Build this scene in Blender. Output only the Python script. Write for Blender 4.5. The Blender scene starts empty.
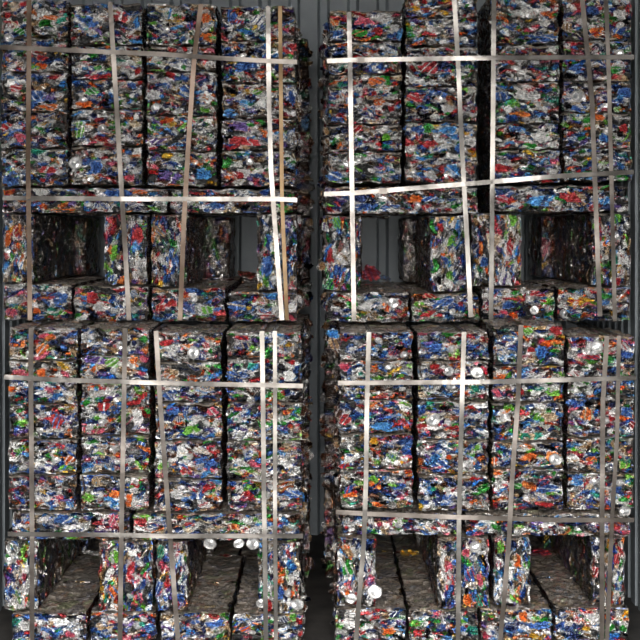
import bpy, math, random
import numpy as np

F = 1600.0            # focal length in pixels of the 640 px frame
VX, VY = 320.0, 232.0 # vanishing point of the tunnels
D_LOW, D_UP = 6.0, 6.4
ZC = (643 - VY) * D_LOW / F
HW, ROOF, BACK, FRONT = 1.30, 2.95, 8.14, -0.45
rng = random.Random(11)
col = bpy.context.scene.collection

def WX(px, d): return (px - VX) * d / F
def WZ(py, d): return ZC - (py - VY) * d / F

# ------------------------------------------------------------------ materials
def new_mat(name):
    m = bpy.data.materials.new(name); m.use_nodes = True
    nt = m.node_tree
    return m, nt, nt.nodes['Principled BSDF']

def can_material(name, stretch, bump=1.0, rough=0.12):
    m, nt, b = new_mat(name)
    N, L = nt.nodes.new, nt.links.new
    at = N('ShaderNodeAttribute'); at.attribute_name = 'Col'
    tc = N('ShaderNodeTexCoord')
    n1 = N('ShaderNodeTexNoise'); n1.inputs['Scale'].default_value = 62; n1.inputs['Detail'].default_value = 1.2
    n1.inputs['Distortion'].default_value = 1.5
    v = N('ShaderNodeTexVoronoi'); v.inputs['Scale'].default_value = 48; v.feature = 'F1'
    mp = N('ShaderNodeMapping'); mp.inputs['Scale'].default_value = stretch
    L(tc.outputs['Object'], mp.inputs['Vector'])
    L(mp.outputs[0], n1.inputs['Vector']); L(mp.outputs[0], v.inputs['Vector'])
    add = N('ShaderNodeMath'); add.operation = 'ADD'
    L(n1.outputs['Fac'], add.inputs[0]); L(v.outputs['Distance'], add.inputs[1])
    bp = N('ShaderNodeBump'); bp.inputs['Strength'].default_value = bump; bp.inputs['Distance'].default_value = 0.007
    L(add.outputs[0], bp.inputs['Height']); L(bp.outputs[0], b.inputs['Normal'])
    L(at.outputs['Color'], b.inputs['Base Color'])
    L(at.outputs['Alpha'], b.inputs['Metallic'])
    b.inputs['Roughness'].default_value = rough
    return m

def strap_material(name, c1, c2, metal=0.85, rough=0.3):
    m, nt, b = new_mat(name)
    N, L = nt.nodes.new, nt.links.new
    tc = N('ShaderNodeTexCoord')
    n = N('ShaderNodeTexNoise'); n.inputs['Scale'].default_value = 14; n.inputs['Detail'].default_value = 6
    L(tc.outputs['Object'], n.inputs['Vector'])
    r = N('ShaderNodeValToRGB')
    r.color_ramp.elements[0].position = 0.38; r.color_ramp.elements[0].color = (*c1, 1)
    r.color_ramp.elements[1].position = 0.62; r.color_ramp.elements[1].color = (*c2, 1)
    L(n.outputs['Fac'], r.inputs[0]); L(r.outputs[0], b.inputs['Base Color'])
    bp = N('ShaderNodeBump'); bp.inputs['Strength'].default_value = 0.25; bp.inputs['Distance'].default_value = 0.002
    n2 = N('ShaderNodeTexNoise'); n2.inputs['Scale'].default_value = 60
    L(tc.outputs['Object'], n2.inputs['Vector']); L(n2.outputs['Fac'], bp.inputs['Height'])
    L(bp.outputs[0], b.inputs['Normal'])
    b.inputs['Metallic'].default_value = metal; b.inputs['Roughness'].default_value = rough
    return m

def paint_material(name, c1, c2, rough=0.55, metal=0.0, scale=3.0):
    m, nt, b = new_mat(name)
    N, L = nt.nodes.new, nt.links.new
    tc = N('ShaderNodeTexCoord')
    n = N('ShaderNodeTexNoise'); n.inputs['Scale'].default_value = scale; n.inputs['Detail'].default_value = 8
    n.inputs['Roughness'].default_value = 0.65
    L(tc.outputs['Object'], n.inputs['Vector'])
    r = N('ShaderNodeValToRGB')
    r.color_ramp.elements[0].position = 0.35; r.color_ramp.elements[0].color = (*c1, 1)
    r.color_ramp.elements[1].position = 0.65; r.color_ramp.elements[1].color = (*c2, 1)
    L(n.outputs['Fac'], r.inputs[0]); L(r.outputs[0], b.inputs['Base Color'])
    b.inputs['Roughness'].default_value = rough; b.inputs['Metallic'].default_value = metal
    return m

M_CAN = can_material('crushed_aluminium_layers', (0.9, 1, 2.0))
M_END = can_material('can_lid_aluminium', (1, 1, 1), 0.12, 0.2)
M_CAN_UP = can_material('crushed_aluminium_upright', (2.0, 1, 0.9))
M_WALL = paint_material('grey_container_paint', (0.25, 0.285, 0.31), (0.32, 0.36, 0.39), 0.5)
M_ROOF = paint_material('roof_paint', (0.13, 0.14, 0.15), (0.19, 0.20, 0.21), 0.6)
M_FLOOR = paint_material('worn_floor', (0.035, 0.033, 0.032), (0.09, 0.082, 0.075), 0.7, scale=6)
M_GROUND = paint_material('yard_concrete', (0.11, 0.105, 0.10), (0.16, 0.155, 0.145), 0.9)
M_STEEL = strap_material('galvanised_strap', (0.12, 0.11, 0.10), (0.20, 0.187, 0.175), 0.65, 0.22)
M_MID = strap_material('weathered_strap', (0.13, 0.12, 0.11), (0.19, 0.18, 0.165), 0.6, 0.26)
M_DULL = strap_material('dull_strap', (0.095, 0.08, 0.068), (0.155, 0.135, 0.12), 0.45, 0.3)
M_BROWN = strap_material('brown_strap', (0.085, 0.05, 0.03), (0.125, 0.085, 0.06), 0.4, 0.33)
M_TAN = strap_material('tan_strap', (0.11, 0.06, 0.02), (0.17, 0.105, 0.04), 0.4, 0.36)

# ------------------------------------------------------------------ colours
PAL = {
 'silver': (0.70, 0.69, 0.68), 'white': (0.93, 0.92, 0.90), 'grey': (0.34, 0.33, 0.32),
 'blue': (0.055, 0.17, 0.48), 'bright blue': (0.09, 0.36, 0.72), 'navy': (0.03, 0.065, 0.22),
 'red': (0.60, 0.05, 0.06), 'pink': (0.72, 0.16, 0.24), 'orange': (0.80, 0.24, 0.04),
 'green': (0.05, 0.42, 0.06), 'lime': (0.25, 0.58, 0.08), 'teal': (0.03, 0.40, 0.28),
 'tan': (0.52, 0.36, 0.20), 'yellow': (0.78, 0.50, 0.03), 'purple': (0.22, 0.13, 0.42),
 'cream': (0.75, 0.62, 0.45), 'black': (0.02, 0.02, 0.025), 'brown': (0.18, 0.07, 0.03)}
WTS = [('silver', 26), ('white', 13), ('grey', 8), ('blue', 13), ('bright blue', 5), ('navy', 9), ('red', 6), ('pink', 3),
       ('orange', 5), ('green', 5), ('lime', 3), ('teal', 2), ('tan', 6), ('yellow', 1.5), ('purple', 3), ('cream', 2.5),
       ('black', 4), ('brown', 3.5)]
NAMES = [w[0] for w in WTS]
P = np.array([w[1] for w in WTS], float); P /= P.sum()
for _k in PAL:
    PAL[_k] = tuple(c * 0.88 + 0.12 * 0.36 for c in PAL[_k]) if _k not in ('white', 'silver', 'black') else PAL[_k]
CARR = np.array([PAL[n] for n in NAMES])
SECOND = np.array([PAL[n] for n in ('silver', 'white', 'silver', 'white', 'red', 'navy', 'cream', 'bright blue')])

def tri(x):
    f = x - np.floor(x)
    return np.abs(2 * f - 1)

def raster(u, v, r, long_axis='u', style='side', dens=2.2, depth=0.016, scale=1.0, dust_shade=0.0, dcol=(0.10, 0.06, 0.04)):
    """Crushed cans pressed into one face: heights and colours on the lattice u x v (metres)."""
    nu, nv = len(u), len(v)
    H = np.full((nu, nv), -depth); C = np.zeros((nu, nv, 4)); C[..., :3] = 0.03; C[..., 3] = 0.4
    LU, LV = u[-1] - u[0], v[-1] - v[0]
    area = LU * LV
    am = 0.022 * scale; bm = 0.0072 * scale
    if style == 'plate': am, bm = 0.030 * scale, 0.018 * scale
    n = int(area / (4 * am * bm) * dens) + 4
    cu = r.uniform(u[0], u[-1], n); cv = r.uniform(v[0], v[-1], n)
    A = am * r.uniform(0.5, 1.75, n); B = bm * np.exp(r.normal(0, 0.5, n)); B = np.minimum(B, A * 0.85)
    th = r.normal(0, 0.33, n)
    if style == 'plate': th = r.uniform(0, 3.14, n)
    if long_axis == 'v': th += math.pi / 2
    ci = r.choice(len(NAMES), n, p=P)
    tint = r.uniform(0.78, 1.15, n)
    h0 = r.uniform(-0.95 * depth, -0.25 * depth, n)
    for i in range(n):
        a, b = A[i], B[i]
        R = a + 0.002
        i0, i1 = np.searchsorted(u, cu[i] - R), np.searchsorted(u, cu[i] + R)
        j0, j1 = np.searchsorted(v, cv[i] - R), np.searchsorted(v, cv[i] + R)
        if i1 <= i0 or j1 <= j0: continue
        du = (u[i0:i1] - cu[i])[:, None]; dv = (v[j0:j1] - cv[i])[None, :]
        c, s_ = math.cos(th[i]), math.sin(th[i])
        s = du * c + dv * s_; t = -du * s_ + dv * c
        t = t - r.uniform(-9, 9) * s * s - 0.0015 * np.sin(s * r.uniform(120, 260) + r.uniform(0, 6))
        rr = np.abs(s / a) ** 2.6 + np.abs(t / b) ** 2.2
        k = r.uniform(60, 170); k2 = r.uniform(-130, 130)
        amp = 0.34 * depth
        h = (h0[i] + 0.35 * depth * (1 - rr) + r.uniform(-0.45, 0.45) * t + r.uniform(-0.16, 0.16) * s
             + amp * (tri(s * k + t * k2 + r.uniform()) - 0.5) * 0.8)
        m = (rr < 1) & (h > H[i0:i1, j0:j1])
        if not m.any(): continue
        H[i0:i1, j0:j1][m] = h[m]
        cc = np.empty(m.shape + (4,)); cc[..., :3] = CARR[ci[i]] * tint[i]; cc[..., 3] = 0.90
        q = r.uniform()
        if q < 0.45:
            g = tri(s * r.uniform(8, 30) + t * r.uniform(-40, 40) + 0.0 + r.uniform() + 0.15 * np.sin(s * 300 + t * 500)) < r.uniform(0.15, 0.45)
            cc[g, :3] = SECOND[r.integers(len(SECOND))]
        if r.uniform() < 0.3:
            g = rr > 0.72
            cc[g, :3] = PAL['silver']
        cc[..., :3] *= r.uniform(0.78, 1.18, m.shape)[..., None]
        C[i0:i1, j0:j1][m] = np.minimum(cc[m], 0.96)
    H = np.clip(H + r.uniform(-0.0006, 0.0006, H.shape) * (scale < 1.2), -depth, 0)
    if dust_shade > 0:
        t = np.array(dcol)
        C[..., :3] = C[..., :3] * (1 - dust_shade) + t * dust_shade * r.uniform(0.9, 1.1)
        if dust_shade > 0.8: C[..., 3] *= 0.25
    return H, C

def graded(n0, L):
    out = [0.0]; st = n0
    while out[-1] < L:
        out.append(out[-1] + st); st = min(st * 1.35, 0.016)
    out = np.array(out) * (L / out[-1])
    return out

def mesh_from(name, verts, faces, cols, ngons=(), mat=None):
    me = bpy.data.meshes.new(name)
    fl = faces.tolist() + [list(g) for g in ngons]
    me.from_pydata(verts.tolist(), [], fl)
    at = me.attributes.new('Col', 'FLOAT_COLOR', 'POINT')
    at.data.foreach_set('color', cols.astype(np.float32).ravel())
    me.materials.append(mat or M_CAN)
    me.update()
    return me

def bale_mesh(w, d, h, seed, res, long_axis='u', depth=0.016, scale=1.0, front_shade=0.0):
    """A pressed block of cans, origin at the centre of its base; front face looks to -Y."""
    r = np.random.default_rng(seed)
    nx, nz = max(8, int(w / res)), max(8, int(h / res))
    X = np.linspace(0, w, nx + 1); Z = np.linspace(0, h, nz + 1)
    Y = graded(res, d); ny = len(Y) - 1
    rad = 0.006
    V, Cc, Q = [], [], []
    off = 0
    ph = r.uniform(0, 6.28, 9)
    def wob(p):
        x, y, z = p[:, 0], p[:, 1], p[:, 2]
        a = 0.0022
        return np.stack([a * (np.sin(z * 55 + ph[0]) + np.sin(y * 31 + z * 90 + ph[1])),
                         a * (np.sin(x * 38 + ph[2]) + np.sin(z * 60 + x * 25 + ph[3])),
                         a * (np.sin(x * 42 + ph[4]) + np.sin(y * 27 + x * 80 + ph[5]))], 1)
    def face(ua, va, place, normal, la, style, dep, sc, dust_shade, keep=0.004):
        nonlocal off
        H, C = raster(ua, va, r, la, style, 2.1, dep, sc, dust_shade, (0.31, 0.26, 0.21) if dust_shade > .8 else (0.10, 0.055, 0.035))  # tops get settled taupe dust; the rest grimy brown, darkened as painted shade
        # heights fade at the very edge so the faces meet
        eu = np.minimum(ua - ua[0], ua[-1] - ua); ev = np.minimum(va - va[0], va[-1] - va)
        e = np.minimum(eu[:, None], ev[None, :]); fade = np.clip(e / keep, 0, 1)
        H = H * fade
        U, W = np.meshgrid(ua, va, indexing='ij')
        p = place(U.ravel(), W.ravel())
        lo = np.array([rad, rad, rad]); hi = np.array([w - rad, d - rad, h - rad])
        core = np.clip(p, lo, hi); dd = p - core
        ln = np.linalg.norm(dd, axis=1, keepdims=True); ln[ln == 0] = 1
        p = core + dd / ln * rad
        p = p + wob(p) + np.array(normal)[None, :] * H.ravel()[:, None]
        V.append(p); Cc.append(C.reshape(-1, 4))
        n, m = len(ua), len(va)
        idx = np.arange(n * m).reshape(n, m) + off
        Q.append((idx[:-1, :-1].ravel(), idx[1:, :-1].ravel(), idx[1:, 1:].ravel(), idx[:-1, 1:].ravel()))
        off += n * m
    o = np.zeros_like
    la_s = 'u' if long_axis == 'u' else 'v'
    face(X, Z, lambda a, b: np.stack([a, o(a), b], 1), (0, -1, 0), long_axis, 'side', depth, scale, front_shade)
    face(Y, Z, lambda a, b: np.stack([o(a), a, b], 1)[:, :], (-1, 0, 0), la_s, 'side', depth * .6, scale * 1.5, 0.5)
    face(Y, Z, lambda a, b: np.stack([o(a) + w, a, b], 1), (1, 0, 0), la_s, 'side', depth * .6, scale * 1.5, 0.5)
    face(X, Y, lambda a, b: np.stack([a, b, o(a) + h], 1), (0, 0, 1), 'u', 'plate', depth * .45, scale, 0.84)
    face(X, Y, lambda a, b: np.stack([a, b, o(a)], 1), (0, 0, -1), 'u', 'plate', depth * .45, scale, 0.5)
    V = np.concatenate(V); Cc = np.concatenate(Cc)
    flip = [False, True, False, False, True]
    qs = []
    for f, (a, b, c, e) in zip(flip, Q):
        qs.append(np.stack([a, e, c, b], 1) if f else np.stack([a, b, c, e], 1))
    quads = np.concatenate(qs)
    # weld the face borders
    key = np.round(V * 1e4).astype(np.int64)
    _, first, inv = np.unique(key, axis=0, return_index=True, return_inverse=True)
    inv = inv.ravel()
    quads = inv[quads]
    good = np.array([True] * len(quads))
    for i in range(4):
        good &= quads[:, i] != quads[:, (i + 1) % 4]
    good &= (quads[:, 0] != quads[:, 2]) & (quads[:, 1] != quads[:, 3])
    quads = quads[good]
    V = V[first]; Cc = Cc[first]
    # back cap from the border loop
    i3, i4 = len(X), len(Z)
    n0 = i3 * i4
    sideL = np.arange(len(Y) * i4).reshape(len(Y), i4) + n0
    sideR = sideL + len(Y) * i4
    topo = n0 + 2 * len(Y) * i4
    top = np.arange(i3 * len(Y)).reshape(i3, len(Y)) + topo
    bot = top + i3 * len(Y)
    loop = list(sideL[-1, :]) + list(top[1:, -1]) + list(sideR[-1, ::-1][1:]) + list(bot[::-1, -1][1:-1])
    loop = [int(inv[k]) for k in loop]
    lp = []
    for k in loop:
        if not lp or lp[-1] != k: lp.append(k)
    V = V - np.array([w / 2, 0, 0])
    return mesh_from('can_bale', V, quads, Cc, [lp] if len(set(lp)) == len(lp) else [], M_CAN_UP if long_axis == 'v' else M_CAN)

def crumple_mesh(w, h, cname, seed, thick=0.014):
    r = np.random.default_rng(seed)
    nu, nv = 22, 14
    a = np.linspace(-1, 1, nu); b = np.linspace(-1, 1, nv)
    A, B = np.meshgrid(a, b, indexing='ij')
    # square to rounded outline with a ragged rim
    sx = A * np.sqrt(1 - 0.36 * B * B); sy = B * np.sqrt(1 - 0.36 * A * A)
    ang = np.arctan2(sy, sx); rad = np.hypot(sx, sy)
    rag = 1 + rad * (0.10 * np.sin(ang * 3 + r.uniform(0, 6)) + 0.09 * np.sin(ang * 7 + r.uniform(0, 6)) + 0.05 * np.sin(ang * 11 + r.uniform(0, 6)))
    x = sx * rag * w / 2; z = sy * rag * h / 2
    dome = np.clip(1 - np.maximum(np.abs(A), np.abs(B)) ** 4, 0, 1)
    pl = np.full(A.shape, 9.0)
    for _ in range(14):
        g = r.normal(0, 1.1, 2)
        pl = np.minimum(pl, 0.9 + g[0] * (A - r.uniform(-.6, .6)) + g[1] * (B - r.uniform(-.6, .6)))
    pl = np.clip(pl, 0.1, 1)
    k = r.uniform(2, 4.5); q = r.uniform(-2.5, 2.5)
    cr = tri(A * q + B * k + r.uniform()) * 0.45 + tri(A * r.uniform(2, 4) + B * r.uniform(-2, 2) + r.uniform()) * 0.3
    y = -(thick * dome * (0.3 + 0.7 * pl) - thick * 0.6 * cr * dome) - 0.001 + r.uniform(-0.0006, 0.0006, A.shape)
    C = np.empty(A.shape + (4,)); base = np.array(PAL[cname])
    C[..., :3] = np.minimum(base * r.uniform(0.8, 1.2, A.shape)[..., None], .96); C[..., 3] = 0.85
    if r.uniform() < 0.6:
        g = tri(A * r.uniform(.4, 1.4) + B * r.uniform(-1, 1) + r.uniform()) < r.uniform(.12, .32)
        C[g, :3] = SECOND[r.integers(len(SECOND))]
    g = dome < 0.25
    if r.uniform() < .5: C[g, :3] = PAL['silver']
    V1 = np.stack([x, y, z], -1).reshape(-1, 3)
    V2 = np.stack([x * .93, np.full_like(x, 0.004), z * .93], -1).reshape(-1, 3)
    n = nu * nv
    idx = np.arange(n).reshape(nu, nv)
    q1 = np.stack([idx[:-1, :-1].ravel(), idx[1:, :-1].ravel(), idx[1:, 1:].ravel(), idx[:-1, 1:].ravel()], 1)
    q2 = q1[:, ::-1] + n
    border = list(idx[:, 0]) + list(idx[-1, 1:]) + list(idx[::-1, -1][1:]) + list(idx[0, ::-1][1:-1])
    sides = []
    for i in range(len(border)):
        p, q_ = int(border[i]), int(border[(i + 1) % len(border)])
        sides.append([q_, p, p + n, q_ + n])
    quads = np.concatenate([q1, q2, np.array(sides)])
    return mesh_from('crushed_can', np.concatenate([V1, V2]), quads, np.concatenate([C.reshape(-1, 4)] * 2))

def can_end_mesh(rad, seed, squash=1.0):
    """Round aluminium can lid: rolled rim, countersink ring, panel with a tab bump."""
    r = np.random.default_rng(seed)
    prof = [(0, -.0045), (.30, -.0045), (.55, -.004), (.72, -.0038), (.78, .0005), (.84, -.0005), (.9, -.0075), (.96, -.0085), (1.0, -.006), (1.02, .004)]
    n = 26; V = [(0, prof[0][1], 0)]; C = [(*PAL['white'], .8)]
    p1, p2 = r.uniform(0, 6, 2)
    for k, (q, y) in enumerate(prof[1:]):
        for i in range(n):
            t = 2 * math.pi * i / n
            dent = 1 + 0.05 * math.sin(2 * t + p1) + 0.03 * math.sin(5 * t + p2)
            bump = -0.0035 if (q < .6 and abs(math.sin(t - p1)) < .35) else 0
            V.append((q * rad * dent * math.cos(t), y + bump + .003 * math.cos(t + p2), q * rad * dent * squash * math.sin(t)))
            c = PAL['silver'] if k in (3, 4, 5) else (0.82, 0.82, 0.82)
            C.append((*c, .75))
    tris = [[0, 1 + i, 1 + (i + 1) % n] for i in range(n)]
    quads = []
    for k in range(len(prof) - 2):
        a = 1 + k * n
        for i in range(n):
            j = (i + 1) % n
            quads.append([a + i, a + n + i, a + n + j, a + j])
    back = [1 + (len(prof) - 2) * n + i for i in range(n)]
    return mesh_from('can_end', np.array(V), np.array(quads), np.array(C), tris + [back], M_END)

# ------------------------------------------------------------------ marks seen in the photograph: x, y, width, height (pixels), colour
ACC = """
88 22 28 14 blue|122 17 16 10 red|137 22 8 14 bright blue|10 24 16 8 red|48 18 18 6 orange|18 31 14 6 green|35 66 13 6 lime|42 58 12 6 red|38 96 18 12 blue
46 109 26 7 orange|8 127 14 9 red|21 138 11 8 pink|79 129 11 17 lime|93 32 10 8 silver|92 91 14 8 green|16 88 12 8 red|84 104 16 6 orange|100 76 30 5 red|112 70 12 6 lime
168 13 13 12 silver|190 25 8 9 blue|206 18 10 10 orange|208 37 15 8 orange|240 21 9 6 red|232 14 10 14 blue|258 20 14 10 white|291 49 14 11 red|247 66 24 10 blue
244 141 32 9 red|238 126 22 9 purple|186 91 14 12 blue|205 97 14 12 silver|205 109 9 6 lime|166 120 16 6 orange|193 132 5 6 teal|262 103 9 9 white|230 113 14 9 bright blue
152 95 16 10 silver|182 66 26 8 silver|188 122 16 6 red|155 141 22 6 purple|258 92 12 6 lime|286 28 7 8 pink|292 97 6 16 blue
335 21 10 10 orange|338 35 10 10 blue|364 22 20 9 pink|362 33 20 8 green|414 20 11 5 purple|430 67 22 12 red|376 81 18 8 orange|415 97 16 9 red|438 95 18 9 blue
412 128 20 8 blue|448 130 18 8 bright blue|386 137 8 7 lime|378 67 20 8 blue|392 108 8 6 red|341 115 9 5 red|343 84 12 6 teal|352 101 14 7 blue|448 108 14 8 silver|356 129 14 6 red|432 143 20 6 red|440 12 18 5 yellow|408 80 10 8 silver
512 27 10 8 blue|540 38 34 8 blue|529 94 26 12 silver|596 31 14 13 orange|590 6 9 7 lime|545 77 18 6 red|520 115 20 8 orange|502 96 16 9 blue|516 129 18 6 bright blue
543 136 22 12 silver|530 147 14 6 green|564 124 10 6 lime|618 111 8 6 lime|627 92 14 10 blue|624 128 8 8 red|618 70 16 8 green|629 10 6 14 red|620 14 13 9 silver|621 31 16 8 blue|564 27 11 8 tan|576 69 14 10 blue|580 109 16 7 blue|598 117 14 7 orange|545 22 12 8 silver|500 17 10 4 orange|605 137 10 10 blue
10 176 18 18 blue|81 171 7 5 lime|96 167 12 14 blue|48 170 18 7 red|129 178 12 7 pink|90 188 12 7 orange|112 190 16 8 blue|140 192 16 5 orange|64 212 26 4 orange|42 190 14 7 silver
24 214 9 13 blue|8 240 6 14 orange|16 232 8 12 red|21 262 8 14 white|114 252 8 18 lime|136 236 13 20 red|107 228 6 12 silver|140 268 10 22 silver|112 280 8 10 blue
55 299 24 14 blue|11 312 12 9 pink|62 312 9 6 lime|82 301 10 12 bright blue|36 311 8 6 orange|100 308 14 10 silver|92 296 12 8 red
203 174 16 11 bright blue|170 176 22 9 purple|190 188 9 6 yellow|216 207 24 11 blue|243 173 14 9 silver|238 197 14 8 silver|172 258 14 18 blue|160 230 9 14 tan|178 225 10 8 silver|267 268 12 22 blue|272 247 8 10 white|268 240 8 12 blue|290 228 8 14 blue
168 303 18 9 red|190 308 14 8 purple|208 310 14 8 lime|240 305 24 10 blue|160 308 10 8 red|262 301 12 8 tan|268 315 16 6 red
330 176 16 9 blue|344 169 10 7 red|430 176 14 9 silver|452 170 16 12 bright blue|383 166 9 7 red|500 168 16 8 red|362 207 18 8 blue|430 198 16 7 blue|416 199 12 8 orange|390 208 20 7 blue|455 205 12 8 navy
337 223 8 14 lime|345 276 12 16 blue|325 226 7 12 silver|331 256 8 14 red|330 285 9 12 green|452 241 9 12 lime|444 262 8 12 blue|449 282 9 14 white|440 228 7 10 red|461 280 5 10 red|458 225 6 10 bright blue
396 287 20 10 red|395 304 13 11 white|386 306 7 12 orange|419 305 10 8 lime|444 303 26 8 blue|430 296 14 5 red|352 305 12 8 green|365 308 14 6 white|432 314 22 6 red
540 201 26 10 bright blue|572 197 24 10 red|502 199 11 8 pink|604 201 14 9 bright blue|524 190 12 6 white|511 218 11 13 lime|494 243 16 22 cream|505 281 14 14 silver|519 262 5 16 orange|510 248 8 12 red|484 262 8 10 blue
606 240 8 14 orange|617 218 9 9 lime|623 258 11 16 silver|600 280 6 12 lime|618 282 6 8 red|580 302 26 11 yellow|510 305 16 8 blue|603 295 7 10 green|606 303 8 6 bright blue|538 294 16 6 red|574 312 8 6 purple|497 305 8 10 silver|622 178 12 6 green
17 344 17 8 orange|41 350 13 13 orange|19 373 16 8 pink|42 373 9 10 orange|94 356 24 8 purple|90 369 16 8 orange|112 363 14 10 lime|57 423 14 14 red|18 450 9 7 lime|26 449 6 5 orange|55 446 18 7 red|69 460 12 8 orange|66 468 14 5 lime
84 404 10 8 green|103 407 12 8 red|115 410 11 8 blue|137 418 10 18 white|95 432 20 5 pink|140 450 13 16 blue|133 403 16 5 red|133 362 12 12 orange|12 389 12 6 orange|45 393 20 8 silver|97 395 16 6 silver|100 452 14 8 silver|43 336 12 5 pink|84 415 12 8 silver|19 415 12 8 silver|104 460 12 8 navy|30 486 14 10 navy
170 343 22 6 red|175 349 12 6 blue|206 347 7 10 red|169 376 12 8 orange|172 411 14 9 blue|212 412 12 8 pink|190 431 18 8 lime|181 452 13 11 white|205 463 20 11 blue|201 451 18 6 silver|234 376 20 9 blue|289 376 12 10 white|242 338 15 5 red|244 345 14 6 navy|291 363 8 6 red
286 393 10 7 navy|240 408 12 5 red|238 418 12 10 silver|241 435 20 10 silver|288 412 12 5 orange|258 464 20 7 pink|290 452 14 10 tan|186 470 12 8 red|238 470 12 8 cream|203 391 16 8 silver|170 396 14 10 blue|225 390 12 8 silver
350 349 8 10 blue|448 371 9 8 white|432 348 22 8 blue|435 367 10 6 red|385 427 26 9 bright blue|379 408 20 6 orange|389 412 8 6 red|391 458 11 9 lime|374 441 8 8 yellow|350 458 13 9 white|346 466 14 6 red|420 425 12 8 red|453 427 18 6 red|437 463 26 10 blue|449 457 6 5 orange|345 420 12 12 red
475 390 10 9 teal|345 367 12 8 pink|400 374 8 8 lime|383 396 14 6 red|372 480 14 8 lime|376 484 14 10 orange|470 450 12 8 blue|350 490 12 8 blue|468 470 12 14 silver
528 331 11 8 lime|556 330 12 8 red|541 352 12 13 blue|499 350 10 10 silver|511 360 9 7 lime|590 357 22 5 red|510 338 16 6 blue|554 392 18 8 lime|504 416 14 12 silver|524 415 14 10 silver|528 440 30 8 teal|551 418 14 8 cream|574 403 20 8 blue|588 415 12 12 orange|628 412 12 12 blue
553 458 16 14 orange|530 457 14 8 orange|494 461 8 8 orange|507 452 13 8 blue|620 382 16 8 navy|633 425 6 8 red|576 423 14 6 purple|625 465 12 8 lime|497 393 14 8 pink|592 460 12 6 orange|576 374 18 6 silver|500 378 12 6 orange|563 374 6 6 lime|610 363 10 6 teal|580 478 14 10 blue|522 376 16 6 blue|625 346 10 8 silver
89 497 12 9 lime|116 495 14 9 orange|129 500 7 14 orange|63 519 20 9 blue|114 520 12 12 pink|75 528 26 6 white|58 500 12 10 pink|70 503 8 9 bright blue|141 517 16 9 lime|150 526 16 7 blue|76 539 20 3 lime|50 501 16 12 silver
13 546 10 10 blue|19 562 7 9 red|12 578 8 12 cream|25 570 8 10 white|18 606 14 12 silver|12 590 10 10 blue|114 557 10 14 lime|113 592 10 13 orange|110 575 8 16 silver|132 551 9 12 white|131 567 8 12 red|138 600 9 14 pink|126 608 6 6 lime|142 584 7 10 blue|146 560 6 8 navy|114 608 9 8 white
150 628 12 8 blue|105 627 20 8 tan|25 625 14 10 silver|60 622 18 8 white|70 634 10 6 pink|195 494 20 10 blue|222 498 9 7 orange|177 494 12 10 silver|235 527 16 8 red|240 490 10 8 silver|292 494 16 10 blue|187 524 16 5 red
160 552 7 14 teal|168 582 7 14 red|158 590 7 18 blue|180 560 7 14 white|180 600 8 14 blue|268 594 6 6 green|269 612 5 13 red|288 555 5 10 red|280 594 7 13 blue|290 580 8 12 silver|293 617 7 8 lime|215 624 20 8 blue|212 617 14 5 red|190 633 10 6 bright blue|175 625 12 8 cream|285 632 14 8 white|245 630 12 6 orange
398 486 16 8 blue|350 495 15 6 orange|380 505 18 5 orange|400 523 16 6 lime|430 530 22 5 cream|345 549 9 9 orange|348 569 11 13 green|345 590 8 10 orange|367 560 8 20 silver|371 610 12 8 blue|450 585 9 24 red|446 560 8 10 tan|470 575 11 18 blue|466 553 9 8 pink|468 600 9 12 orange|480 605 8 14 teal|480 580 6 12 pink
388 631 14 8 orange|352 625 16 8 white|395 615 12 8 navy|420 633 14 7 red|416 624 11 6 lime|360 633 12 7 red|460 630 14 8 blue|520 508 14 6 red|545 505 20 5 red|545 489 26 9 blue|578 483 13 8 bright blue|590 488 8 8 cream|486 521 14 9 white|500 484 12 10 silver|600 522 16 8 white|545 523 20 8 white|615 525 14 6 orange
501 548 7 12 lime|515 597 10 15 lime|518 562 7 14 orange|510 575 7 14 white|524 580 5 10 tan|596 572 6 12 red|617 560 6 14 red|618 585 7 12 blue|610 600 7 8 red|524 618 14 11 orange|588 609 20 6 red|540 626 24 8 blue|575 631 14 6 lime|600 617 16 6 orange|510 630 14 8 navy|610 628 12 7 green
"""
ENDS = """76 163 7|194 352 6.5|433 419 7.5|477 372 6.5|351 598 6|375 591 7.5|415 605 7|475 546 6|578 96 7|625 511 6|210 543 6.5|239 543 5.5|253 543 6.5|297 604 6.5|261 603 5|596 346 6|393 303 5.5|555 459 6.5|9 38 5|449 371 5"""
accents = []
for tok in ACC.replace('\n', '|').split('|'):
    tok = tok.strip()
    if tok:
        q = tok.split(' ', 4); accents.append([float(q[0]), float(q[1]), float(q[2]), float(q[3]), q[4], False])
ends = []
for tok in ENDS.split('|'):
    q = tok.split(); ends.append([float(q[0]), float(q[1]), float(q[2]), False])

seed_c = [100]
def nseed():
    seed_c[0] += 1
    return seed_c[0]

def link(o, parent=None):
    col.objects.link(o)
    if parent is not None: o.parent = parent
    return o

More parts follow.
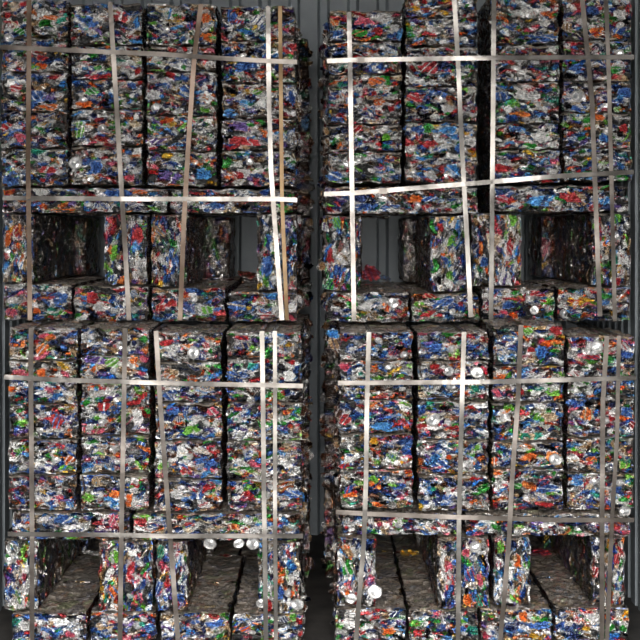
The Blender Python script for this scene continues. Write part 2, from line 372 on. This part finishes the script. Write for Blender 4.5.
def bale(px0, px1, py0, py1, d, depth, label_fn, upright=False, front=True, grp='compressed can bales at the front'):
    x0, x1 = WX(px0, d), WX(px1, d); z1, z0 = WZ(py0, d), WZ(py1, d)
    w, h = x1 - x0, z1 - z0
    jit = rng.uniform(-0.012, 0.012) if front else 0
    me = bale_mesh(w, depth, h, nseed(), 0.0030 if front else 0.008, 'v' if upright else 'u',
                   0.024 if front else 0.014, 1.0 if front else 1.5, 0.0 if front else 0.45)  # rear fronts browned, shade behind the stacks put into the colour
    o = bpy.data.objects.new('can_bale', me); link(o)
    o.location = ((x0 + x1) / 2, d + jit, z0)
    o['category'] = 'bale'; o['group'] = grp
    got = []
    if front:
        for a in accents:
            if a[5] or not (px0 - 1 <= a[0] <= px1 + 1 and py0 <= a[1] <= py1): continue
            if abs(a[0] - (px0 + px1) / 2) > (px1 - px0) / 2 + 1: continue
            a[5] = True; got.append(a)
            hw, hh = a[2] / 2, a[3] / 2
            cx = min(max(a[0], px0 + hw - 1), px1 - hw + 1); cy = min(max(a[1], py0 + hh), py1 - hh)
            c = bpy.data.objects.new('crushed_can', crumple_mesh(a[2] * d / F, a[3] * d / F, a[4], nseed()))
            link(c, o); c['label'] = a[4] + ' crushed can'
            c.location = (WX(cx, d) - o.location.x, 0.006, WZ(cy, d) - z0)
            c.rotation_euler = (rng.uniform(-.15, .15), rng.uniform(-.2, .2), rng.uniform(-.2, .2))
        for e in ends:
            if e[3] or not (px0 <= e[0] <= px1 and py0 <= e[1] <= py1 + 3): continue
            e[3] = True
            c = bpy.data.objects.new('can_end', can_end_mesh(e[2] * d / F, nseed(), rng.uniform(.85, 1)))
            link(c, o); c['label'] = 'round silver can end'
            c.location = (WX(e[0], d) - o.location.x, -0.004, WZ(e[1], d) - z0)
            c.rotation_euler = (rng.uniform(-.2, .3), 0, rng.uniform(-.25, .25))
            got.append([e[0], e[1], 0, 0, 'round silver end', True])
        for k in range(2):
            er = rng.uniform(3.2, 5.0)
            cx = rng.uniform(px0 + er + 1, px1 - er - 1); cy = rng.uniform(py0 + er + 1, py1 - er - 1)
            if any(abs(cx - g[0]) < er + 1 + g[2] / 2 and abs(cy - g[1]) < er + 1 + g[3] / 2 for g in got) and k: continue
            c = bpy.data.objects.new('can_end', can_end_mesh(er * d / F, nseed(), rng.uniform(.45, 1)))
            link(c, o)
            c.location = (WX(cx, d) - o.location.x, 0.004, WZ(cy, d) - z0)
            c.rotation_euler = (rng.uniform(-.6, .6), rng.uniform(-.4, .4), rng.uniform(-.6, .6))
        # further cans that stand proud of the pressed face
        for k in range(6):
            cw, ch = rng.uniform(5, 11), rng.uniform(2.5, 6.5)
            if upright: cw, ch = ch, cw
            cx = rng.uniform(px0 + cw / 2, px1 - cw / 2); cy = rng.uniform(py0 + ch / 2 + 1, py1 - ch / 2 - 1)
            if any(abs(cx - g[0]) < (cw + g[2]) / 2.2 and abs(cy - g[1]) < (ch + g[3]) / 2.2 for g in got): continue
            nm = rng.choice(['silver', 'white', 'silver', 'white', 'blue', 'navy', 'red', 'grey', 'silver', 'tan', 'green'])
            c = bpy.data.objects.new('crushed_can', crumple_mesh(cw * d / F, ch * d / F, nm, nseed(), 0.009))
            link(c, o)
            c.location = (WX(cx, d) - o.location.x, 0.007, WZ(cy, d) - z0)
            c.rotation_euler = (rng.uniform(-.3, .3), rng.uniform(-.35, .35), rng.uniform(-.3, .3))
    o['label'] = label_fn(got)
    return o

def look(got):
    """The largest accents, named."""
    g = sorted(got, key=lambda a: -a[2] * a[3])
    names = []
    if any(a[4] == 'round silver end' for a in got): names.append('round silver end')
    for a in g:
        if a[4] not in names and a[4] != 'round silver end': names.append(a[4])
        if len(names) == 2: break
    return names

ROW = ['top', 'second', 'third', 'fourth', 'fifth']
COLN = ['first', 'second', 'third', 'fourth']
def lab_col(st, c, r_):
    def f(got):
        n = look(got)
        s = ('can bale with ' + (n[0] if n[0].endswith('end') else n[0] + ' can') + ', ') if n else 'multicoloured can bale, '
        return s + f"{ROW[r_]} row down, {COLN[c]} column from left, {st} stack"
    return f

def fixed(txt, with_look=True):
    def f(got):
        n = look(got)
        if n and with_look:
            t = n[0] if n[0].endswith('end') else n[0] + ' can'
            return txt.replace('can bale', 'can bale with ' + t, 1)
        return txt
    return f

STACKS = {
 'upper left': dict(d=D_UP, cols=[(0.5, 68.5, [0, 38, 73, 112, 149, 187]), (71, 143, [4, 46, 80, 110, 147, 186]),
                             (146, 217, [4, 46, 72, 116, 152, 187]), (221, 296, [6, 42, 84, 119, 151, 187])],
        run=[(3, 168, 188.5, 213), (171, 294, 189, 213.5)],
        stand=[(3, 34.5, 214.5, 283), (104, 147, 214.5, 285), (151, 187, 214.5, 287), (257, 297, 214.5, 291)],
        bot=[(3, 71.5, 284, 320.5), (74, 148, 286, 321), (152, 225, 288, 321.5), (229, 297, 292, 321.5)],
        rear=dict(x=310, side=1, top=38, edges=[86, 230], inner=[(52, 86), (196, 230)])),
 'upper right': dict(d=D_UP, cols=[(328, 402, [11, 42, 75, 125, 152, 184]), (405, 478, [-6, 18, 47, 87, 123, 184]),
                              (490, 560, [-6, 45, 82, 124, 150, 184]), (562.5, 632, [-4, 41, 82, 113, 149, 182])],
        run=[(325, 478, 187, 214), (490, 628, 186, 212)],
        stand=[(323, 361, 216, 291), (430, 467, 216, 292), (471, 521, 214, 286), (592, 631, 213.5, 286)],
        bot=[(326, 409, 292.5, 322), (411, 479, 293.5, 322), (482, 555, 288, 322), (557.5, 630, 287.5, 321)],
        rear=dict(x=323, side=-1, top=30, edges=[403, 541], inner=[(403, 440), (541, 577)])),
 'lower left': dict(d=D_LOW, cols=[(8, 77.5, [328, 361, 404, 440, 475, 511]), (80, 149.5, [328, 356, 383, 436, 474, 511]),
                              (154, 222, [332, 362, 403, 441, 479, 512]), (226, 302, [332, 359, 403, 441, 480, 512])],
        run=[(12, 130, 512.5, 540), (133, 300, 513.5, 541)],
        stand=[(3, 38, 541.5, 611), (99, 153, 541.5, 612), (156, 187.5, 542.5, 612), (258, 300, 542.5, 613)],
        bot=[(12, 87, 612.5, 641.5), (89.5, 156, 613, 641.5), (160, 230, 613.5, 641.5), (232, 303, 614, 641.5)],
        rear=dict(x=309, side=1, top=340, edges=[88, 216], inner=[(52, 88), (184, 216)])),
 'lower right': dict(d=D_LOW, cols=[(339, 413, [332, 361, 400, 434, 470, 509]), (417, 489, [332, 361, 401, 440, 475, 511]),
                               (492, 564, [325, 366, 403, 442, 469, 511]), (567, 635, [336, 378, 398, 438, 474, 511])],
        run=[(342, 462, 514, 536), (465, 629, 514, 536)],
        stand=[(337, 376, 537.5, 607), (437, 489, 537.5, 608), (494, 531, 537.5, 607), (592, 625, 537.5, 606)],
        bot=[(335, 406, 608.5, 641.5), (408.5, 478, 609.5, 641.5), (480.5, 552, 609, 641.5), (555, 629, 608, 641.5)],
        rear=dict(x=325, side=-1, top=340, edges=[416, 544], inner=[(416, 450), (544, 580)])),
}
LAY = 0.54
for st, S in STACKS.items():
    d = S['d']
    nearcol = 3 if 'left' in st else 0
    for c, (x0, x1, ys) in enumerate(S['cols']):
        for r_ in range(5):
            y0, y1 = ys[r_], ys[r_ + 1] - 1.0
            jx = rng.uniform(-.7, .7)
            bale(x0 + .6 + jx, x1 - .4 + jx, y0, y1, d, LAY - 0.01, lab_col(st, c, r_))
        if c == nearcol:  # the row behind, seen down the gap between the stacks
            for r_ in range(5):
                bale(x0 * 1.0, x1, ys[r_], ys[r_ + 1] - 1, d, LAY - 0.01,
                     fixed(f"shadowed can bale hidden behind the {ROW[r_]} row beside the central gap, {st} stack", False),
                     front=False, grp='compressed can bales behind').location.y = d + LAY
    sides = ['left', 'right']
    for k, (x0, x1, y0, y1) in enumerate(S['run']):
        bale(x0, x1, y0, y1 - .5, d, LAY - .01, fixed(f"long flat can bale over the {sides[k]} tunnel, {st} stack"))
        bale(x0, x1, y0, y1 - .5, d, LAY - .01, fixed(f"rear long flat can bale roofing the {sides[k]} tunnel of the {st} stack", False),
             front=False, grp='compressed can bales behind').location.y = d + LAY
    for k, (x0, x1, y0, y1) in enumerate(S['stand']):
        nm = ['left of the left tunnel', 'right of the left tunnel', 'left of the right tunnel', 'right of the right tunnel'][k]
        bale(x0, x1, y0, y1 - .5, d, LAY - .01, fixed(f"upright can bale {nm}, {st} stack"), upright=True)
        bale(x0, x1, y0, y1 - .5, d, LAY - .01, fixed(f"upright rear can bale {nm}, {st} stack", False), upright=True,
             front=False, grp='compressed can bales behind').location.y = d + LAY
    for k, (x0, x1, y0, y1) in enumerate(S['bot']):
        bale(x0, x1, y0, y1, d, LAY - .01, fixed(f"can bale, {COLN[k]} from left below the tunnels, {st} stack"))
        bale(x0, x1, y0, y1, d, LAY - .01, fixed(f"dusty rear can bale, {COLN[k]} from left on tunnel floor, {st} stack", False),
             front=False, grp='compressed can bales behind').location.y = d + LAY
    # the next stack further in, shifted towards the middle of the container
    R = S['rear']; dr = d + 2 * LAY + 0.02
    k = dr / d
    def py_at(y): return VY + (y - VY) / k
    sgn = R['side']
    base_y = S['bot'][0][3]
    for q in range(2):
        a, b = R['inner'][q]
        y0, y1 = py_at(S['stand'][2 * q][2]), py_at(S['stand'][2 * q][3])
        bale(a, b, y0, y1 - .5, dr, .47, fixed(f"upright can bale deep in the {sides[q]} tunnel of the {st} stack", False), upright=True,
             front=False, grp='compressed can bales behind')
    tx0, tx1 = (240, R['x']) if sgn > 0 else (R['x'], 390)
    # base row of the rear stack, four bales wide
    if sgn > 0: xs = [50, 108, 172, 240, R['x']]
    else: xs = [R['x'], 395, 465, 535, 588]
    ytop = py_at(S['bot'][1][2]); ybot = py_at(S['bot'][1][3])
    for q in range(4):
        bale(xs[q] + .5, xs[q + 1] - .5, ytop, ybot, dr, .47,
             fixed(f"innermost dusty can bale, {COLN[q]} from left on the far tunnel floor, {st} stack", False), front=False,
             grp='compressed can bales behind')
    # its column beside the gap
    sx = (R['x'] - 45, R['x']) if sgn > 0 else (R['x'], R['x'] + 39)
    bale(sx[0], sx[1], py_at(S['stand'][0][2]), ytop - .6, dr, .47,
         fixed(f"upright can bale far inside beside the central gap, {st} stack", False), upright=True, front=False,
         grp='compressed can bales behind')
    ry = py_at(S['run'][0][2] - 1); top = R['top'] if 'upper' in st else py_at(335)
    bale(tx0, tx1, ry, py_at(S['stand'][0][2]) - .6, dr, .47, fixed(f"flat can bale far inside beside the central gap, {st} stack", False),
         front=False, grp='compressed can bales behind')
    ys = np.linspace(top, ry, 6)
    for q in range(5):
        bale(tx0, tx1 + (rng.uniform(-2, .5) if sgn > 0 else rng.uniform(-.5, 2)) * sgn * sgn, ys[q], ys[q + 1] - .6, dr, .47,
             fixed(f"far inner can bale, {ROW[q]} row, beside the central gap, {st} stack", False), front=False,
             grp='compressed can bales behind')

# ragged cans sticking out of the bale sides that face the central gap
def side_can(o, dx, dy, dz, w_, h_, cname, ry=0.0):
    c = bpy.data.objects.new('crushed_can', crumple_mesh(w_, h_, cname, nseed(), 0.02)); link(c, o)
    c.location = (dx, dy, dz); c.rotation_euler = (rng.uniform(-.5, .5), ry, rng.uniform(-.5, .5))
for o in [q for q in col.objects if q.name.startswith('can_bale')]:
    xs_ = [v.co.x for v in o.data.vertices]; hz = max(v.co.z for v in o.data.vertices)
    for sgn, edge in ((1, max(xs_)), (-1, min(xs_))):
        wx = o.location.x + edge
        if not (-0.12 < wx < 0.12) or (sgn > 0) != (wx < 0): continue
        near = o.location.y < D_UP + .1
        for k in range(3 if near else 4):
            side_can(o, edge + sgn * rng.uniform(-.016, .0), rng.uniform(.0, .25 if near else .04), rng.uniform(.02, hz - .02),
                     rng.uniform(.022, .05), rng.uniform(.015, .045),
                     rng.choice(['silver', 'grey', 'brown', 'brown', 'black', 'navy', 'brown', 'tan']), rng.uniform(-.6, .6))
        if near and o.location.y < D_LOW + .1 and wx > 0 and 'top row' in o['label']:
            side_can(o, edge - .02, .02, hz - .012, .055, .04, 'bright blue'); side_can(o, edge - .015, .03, hz - .05, .05, .05, 'tan')

# ------------------------------------------------------------------ loose cans lying in the tunnels
def loose(px, py, d, w, h, cname, label):
    o = bpy.data.objects.new('crushed_can', crumple_mesh(w, h, cname, nseed(), 0.03)); link(o)
    o.location = (WX(px, d), d, WZ(py, d)); o['label'] = label; o['category'] = 'can'; o['group'] = 'loose cans in the tunnels'
    o.rotation_euler = (rng.uniform(-.2, .2), rng.uniform(-.3, .3), rng.uniform(-.4, .4))
UB, LB = 292, 612
loose(371, 273.5, 7.55, .085, .07, 'red', 'crumpled red can on the floor of the upper right stack\'s left tunnel')
loose(385, 278, 7.0, .05, .022, 'grey', 'small grey can scrap beside the red can in upper right tunnel')
loose(409, 553, 7.02, .085, .026, 'yellow', 'flattened yellow can deep in left tunnel of the lower right stack')
loose(540, 552, 7.02, .10, .028, 'red', 'flattened red can deep in right tunnel of the lower right stack')
loose(92, 553, 7.02, .08, .02, 'silver', 'flattened silver can deep in left tunnel of the lower left stack')
loose(247, 274.5, 7.3, .09, .03, 'brown', 'dark brown crushed can in right tunnel of the upper left stack')

# ------------------------------------------------------------------ straps
def ribbon(name, pts, width, wdirs, mat, thick=0.0012):
    """pts: centre line; wdirs: width direction per point. Closed thin band with real thickness."""
    P_ = [np.array(p, float) for p in pts]; n = len(P_)
    V = []; Fc = []
    for i in range(n):
        t = P_[min(i + 1, n - 1)] - P_[max(i - 1, 0)]; t /= np.linalg.norm(t)
        w = np.array(wdirs[i], float); w -= t * w.dot(t); w /= np.linalg.norm(w)
        nn = np.cross(t, w)
        for a, b in ((-1, -1), (1, -1), (1, 1), (-1, 1)):
            V.append(P_[i] + w * a * width / 2 + nn * b * thick / 2)
    for i in range(n - 1):
        a, b = i * 4, i * 4 + 4
        for k in range(4):
            k2 = (k + 1) % 4
            Fc.append([a + k, b + k, b + k2, a + k2])
    Fc.append([0, 1, 2, 3]); Fc.append([4 * n - 1, 4 * n - 2, 4 * n - 3, 4 * n - 4])
    me = bpy.data.meshes.new(name); me.from_pydata([tuple(v) for v in V], [], Fc); me.materials.append(mat); me.update()
    return me

def lerp_path(pts, step=9.0):
    out = []
    for (x0, y0), (x1, y1) in zip(pts[:-1], pts[1:]):
        n = max(1, int(math.hypot(x1 - x0, y1 - y0) / step))
        for i in range(n): out.append((x0 + (x1 - x0) * i / n, y0 + (y1 - y0) * i / n))
    out.append(pts[-1]); return out

def strap(st, kind, pts, mat, label, width=4.6, seals=(), top_y=None):
    d = STACKS[st]['d']; off = 0.022 if kind == 'v' else 0.028
    path = lerp_path(pts)
    ph = rng.uniform(0, 6); ph2 = rng.uniform(0, 6)
    core, wd = [], []
    for i, (x, y) in enumerate(path):
        s = i * 9.0
        y_ = d - off + 0.003 * math.sin(s / 26 + ph) + 0.002 * math.sin(s / 11 + ph2)
        core.append((WX(x, y_), y_, WZ(y, y_)))
        tw = 0.05 * math.sin(s / 45 + ph2) + 0.04 * math.sin(s / 17 + ph)
        wd.append((1, tw, 0) if kind == 'v' else (0, tw, 1))
    back = d + 2 * LAY - 0.02
    if kind == 'v':
        a, b = core[0], core[-1]
        pre = [(a[0], d + t * (back - d), a[2] + 0.004) for t in (1, .8, .6, .4, .2, .04)] if top_y is not False else []
        pre += [(a[0], d - off * .5, a[2] + .002)] if pre else []
        post = [(b[0], d - off * .4, b[2] - 0.004), (b[0], d + .02, b[2] - 0.005)]
    else:
        a, b = core[0], core[-1]
        pre = [(a[0] - .006, d + t, a[2]) for t in (.5, .3, .12, .02)] + [(a[0] - .004, d - off * .5, a[2])]
        post = [(b[0] + .004, d - off * .5, b[2])] + [(b[0] + .006, d + t, b[2]) for t in (.02, .12, .3, .5)]
    base = (1, 0, 0) if kind == 'v' else (0, 0, 1)
    allp = pre + core + post; wdirs = [base] * len(pre) + wd + [base] * len(post)
    me = ribbon('steel_strap', allp, width * d / F, wdirs, mat)
    o = bpy.data.objects.new('steel_strap', me); link(o)
    c0 = core[len(core) // 2]
    me.transform(__import__('mathutils').Matrix.Translation((-c0[0], -c0[1], -c0[2]))); o.location = c0
    o['label'] = label; o['category'] = 'strap'; o['group'] = 'steel straps around the stacks'
    for sx, sy in seals:
        hw, hh = (0.016, 0.0115) if kind == 'h' else (0.0115, 0.016)
        c = (WX(sx, d - off) - c0[0], -0.0055, WZ(sy, d - off) - c0[2])
        vs = [(c[0] + a * hw, c[1] + b * .0025, c[2] + e * hh) for a in (-1, 1) for b in (-1, 1) for e in (-1, 1)]
        fs = [(0, 1, 3, 2), (4, 6, 7, 5), (0, 4, 5, 1), (2, 3, 7, 6), (0, 2, 6, 4), (1, 5, 7, 3)]
        ms = bpy.data.meshes.new('crimp_seal'); ms.from_pydata(vs, [], fs); ms.materials.append(M_DULL); ms.update()
        link(bpy.data.objects.new('crimp_seal', ms), o)['label'] = 'dark crimped seal'

UL, UR, LL, LR = 'upper left', 'upper right', 'lower left', 'lower right'
V_, H_ = 'v', 'h'
strap(UL, V_, [(29, 0), (29, 45), (28, 160), (30, 320)], M_BROWN, 'brown vertical steel strap nearest the left wall on the upper left stack')
strap(UL, V_, [(110, 2), (115, 80), (120, 165), (125, 245), (129, 320)], M_DULL, 'leaning vertical steel strap past the left tunnel\'s right side, upper left stack')
strap(UL, V_, [(201, 4), (194, 60), (188, 150), (184, 220), (180, 320)], M_BROWN, 'brown slanting vertical strap at the left edge of right tunnel, upper left stack')
strap(UL, V_, [(268, 6), (269, 100), (271, 170), (276, 240), (282, 320)], M_STEEL, 'shiny vertical steel strap beside the tan strap on the upper left stack')
strap(UL, V_, [(280, 6), (282, 200), (287, 320)], M_TAN, 'tan vertical strap nearest the central gap on the upper left stack', 3.8)
strap(UL, H_, [(0, 47), (110, 52), (160, 54), (225, 58.5), (270, 61), (297, 62)], M_DULL, 'upper of two horizontal steel straps around the upper left stack')
strap(UL, H_, [(3, 198), (130, 199), (230, 199), (276, 199), (297, 200)], M_STEEL, 'lower of two horizontal steel straps around the upper left stack')
strap(UR, V_, [(349, 12), (350, 60), (352, 190), (354, 321)], M_STEEL, 'bright vertical steel strap nearest the central gap on the upper right stack', seals=())
strap(UR, V_, [(454, -6), (458, 60), (462, 150), (466, 220), (471, 317)], M_MID, 'bright slanting vertical strap left of centre on the upper right stack')
strap(UR, V_, [(494, -6), (493, 120), (491, 320)], M_MID, 'straight vertical steel strap down the middle of the upper right stack')
strap(UR, V_, [(582, -4), (592, 100), (600, 316)], M_DULL, 'slanting dull vertical strap right of the right tunnel, upper right stack')
strap(UR, V_, [(606, -4), (609, 80), (612, 200), (615, 321)], M_DULL, 'dull vertical strap nearest the right wall on the upper right stack', 4.0)
strap(UR, H_, [(327, 61), (350, 60), (480, 58), (560, 57.5), (634, 57)], M_STEEL, 'upper of two horizontal steel straps around the upper right stack', seals=[(361, 60)])
strap(UR, H_, [(324, 194), (354, 193), (465, 184), (560, 176), (634, 172)], M_STEEL, 'tilted lower horizontal steel strap around the upper right stack', seals=[(383, 191)])
strap(LL, V_, [(31, 328), (31, 400), (32, 520), (32, 640)], M_DULL, 'vertical steel strap nearest the left wall on the lower left stack')
strap(LL, V_, [(125, 328), (124, 400), (122, 500), (121, 560), (120, 641)], M_DULL, 'vertical steel strap at right of the left tunnel, lower left stack')
strap(LL, V_, [(156, 331), (160, 400), (166, 480), (172, 560), (178, 641)], M_DULL, 'slanting vertical steel strap through the middle of the lower left stack')
strap(LL, V_, [(262, 331), (263, 400), (264, 500), (265, 560), (266, 641)], M_MID, 'left one of the close pair of vertical straps, lower left stack')
strap(LL, V_, [(275, 331), (275, 500), (276, 641)], M_MID, 'right one of the close pair of vertical straps, lower left stack', 4.0)
strap(LL, H_, [(4, 377), (60, 380), (130, 382), (200, 384), (260, 385), (303, 386)], M_STEEL, 'upper of two horizontal steel straps around the lower left stack')
strap(LL, H_, [(8, 534), (120, 535), (160, 536), (303, 536)], M_STEEL, 'lower of two horizontal steel straps around the lower left stack')
strap(LR, V_, [(369, 332), (367, 400), (366, 480), (364, 540), (359, 600), (356, 641)], M_MID, 'vertical steel strap nearest the central gap on the lower right stack')
strap(LR, V_, [(464, 332), (461, 440), (459, 520), (458, 641)], M_MID, 'near-straight vertical steel strap left of centre on the lower right stack')
strap(LR, V_, [(521, 325), (518, 400), (512, 480), (509, 540), (504, 600), (500, 641)], M_DULL, 'slanting vertical steel strap left of the right tunnel, lower right stack')
strap(LR, V_, [(607, 336), (603, 400), (602, 520), (602, 641)], M_DULL, 'left one of two vertical straps near the right wall, lower right stack')
strap(LR, V_, [(619, 336), (617, 440), (612, 520), (607, 641)], M_DULL, 'rightmost vertical strap leaning left near the right wall, lower right stack', 4.0)
strap(LR, H_, [(338, 383), (480, 382), (560, 380), (636, 378)], M_STEEL, 'upper of two horizontal steel straps around the lower right stack')
strap(LR, H_, [(336, 512), (370, 514), (450, 517), (560, 520), (634, 520)], M_DULL, 'lower of two horizontal steel straps around the lower right stack')

# ------------------------------------------------------------------ the container
def struct(name, verts, faces, mat):
    me = bpy.data.meshes.new(name); me.from_pydata(verts, [], faces); me.materials.append(mat); me.update()
    o = bpy.data.objects.new(name, me); link(o); o['kind'] = 'structure'; return o

def corrugated(name, a, b, z0, z1, inward, mat, pitch=0.150, deep=0.036):
    """Pressed sheet with trapezoid ribs from a to b, thickness outwards."""
    a = np.array(a, float); b = np.array(b, float); L = np.linalg.norm(b - a); t = (b - a) / L; n = np.array(inward, float)
    prof = []; s = 0.0
    while s < L:
        for f, h in ((0, 0), (.58, 0), (.68, 1), (.90, 1)):
            q = s + f * pitch
            if q < L: prof.append((q, h * deep))
        s += pitch
    prof.append((L, 0))
    V = []; Fc = []
    m = len(prof)
    for q, h in prof:
        p = a + t * q - n * h; p2 = p - n * 0.004
        V += [(p[0], p[1], z0), (p[0], p[1], z1), (p2[0], p2[1], z0), (p2[0], p2[1], z1)]
    for i in range(m - 1):
        k = 4 * i
        Fc += [(k, k + 4, k + 5, k + 1), (k + 2, k + 3, k + 7, k + 6), (k + 1, k + 5, k + 7, k + 3), (k, k + 2, k + 6, k + 4)]
    Fc += [(0, 1, 3, 2), (4 * m - 4, 4 * m - 2, 4 * m - 1, 4 * m - 3)]
    return struct(name, V, Fc, mat)

corrugated('wall_left', (-HW, FRONT, 0), (-HW, BACK, 0), 0, ROOF, (1, 0, 0), M_WALL)
corrugated('wall_right', (HW, FRONT, 0), (HW, BACK, 0), 0, ROOF, (-1, 0, 0), M_WALL)
corrugated('wall_back', (-HW, BACK, 0), (HW, BACK, 0), 0, ROOF, (0, -1, 0), M_WALL)
def box(name, x0, x1, y0, y1, z0, z1, mat):
    vs = [(x, y, z) for x in (x0, x1) for y in (y0, y1) for z in (z0, z1)]
    fs = [(0, 1, 3, 2), (4, 6, 7, 5), (0, 4, 5, 1), (2, 3, 7, 6), (0, 2, 6, 4), (1, 5, 7, 3)]
    return struct(name, vs, fs, mat)
box('floor', -HW - .04, HW + .04, FRONT, BACK + .04, -.12, 0, M_FLOOR)
box('ceiling', -HW - .04, HW + .04, FRONT, BACK + .04, ROOF, ROOF + .03, M_ROOF)
g = box('floor_yard', -30, 30, -60, FRONT - .01, -.30, -.125, M_GROUND)

# ------------------------------------------------------------------ light and camera
sc = bpy.context.scene
w = bpy.data.worlds.new('sky'); sc.world = w; w.use_nodes = True
bg = w.node_tree.nodes['Background']; bg.inputs[0].default_value = (1.0, 0.975, 0.94, 1); 
_nt = w.node_tree
_tc = _nt.nodes.new('ShaderNodeTexCoord'); _sp = _nt.nodes.new('ShaderNodeSeparateXYZ'); _mr = _nt.nodes.new('ShaderNodeMapRange')
_nt.links.new(_tc.outputs['Generated'], _sp.inputs[0]); _nt.links.new(_sp.outputs['Z'], _mr.inputs['Value'])
_mr.inputs['From Min'].default_value = 0.0; _mr.inputs['From Max'].default_value = 0.6     # overcast sky: brighter higher up
_mr.inputs['To Min'].default_value = 0.8; _mr.inputs['To Max'].default_value = 3.2
_nt.links.new(_mr.outputs[0], bg.inputs[1])
pl = bpy.data.lights.new('doorway_portal', 'AREA'); pl.shape = 'RECTANGLE'; pl.size = 2 * HW; pl.size_y = ROOF
pl.cycles.is_portal = True
po = bpy.data.objects.new('doorway_portal', pl); link(po); po.location = (0, FRONT, ROOF / 2); po.rotation_euler = (math.radians(90), 0, 0)

cam = bpy.data.cameras.new('camera'); co = bpy.data.objects.new('camera', cam); link(co)
co.location = (0, 0, ZC); co.rotation_euler = (math.radians(90), 0, 0)
cam.sensor_width = 36; cam.lens = 36 * F / 640; cam.shift_y = -(320 - VY) / 640
cam.clip_start = 0.05
sc.camera = co
vs = sc.view_settings
vs.view_transform = 'Standard'; vs.look = 'None'; vs.gamma = 1; vs.use_curve_mapping = False
vs.exposure = 4.0
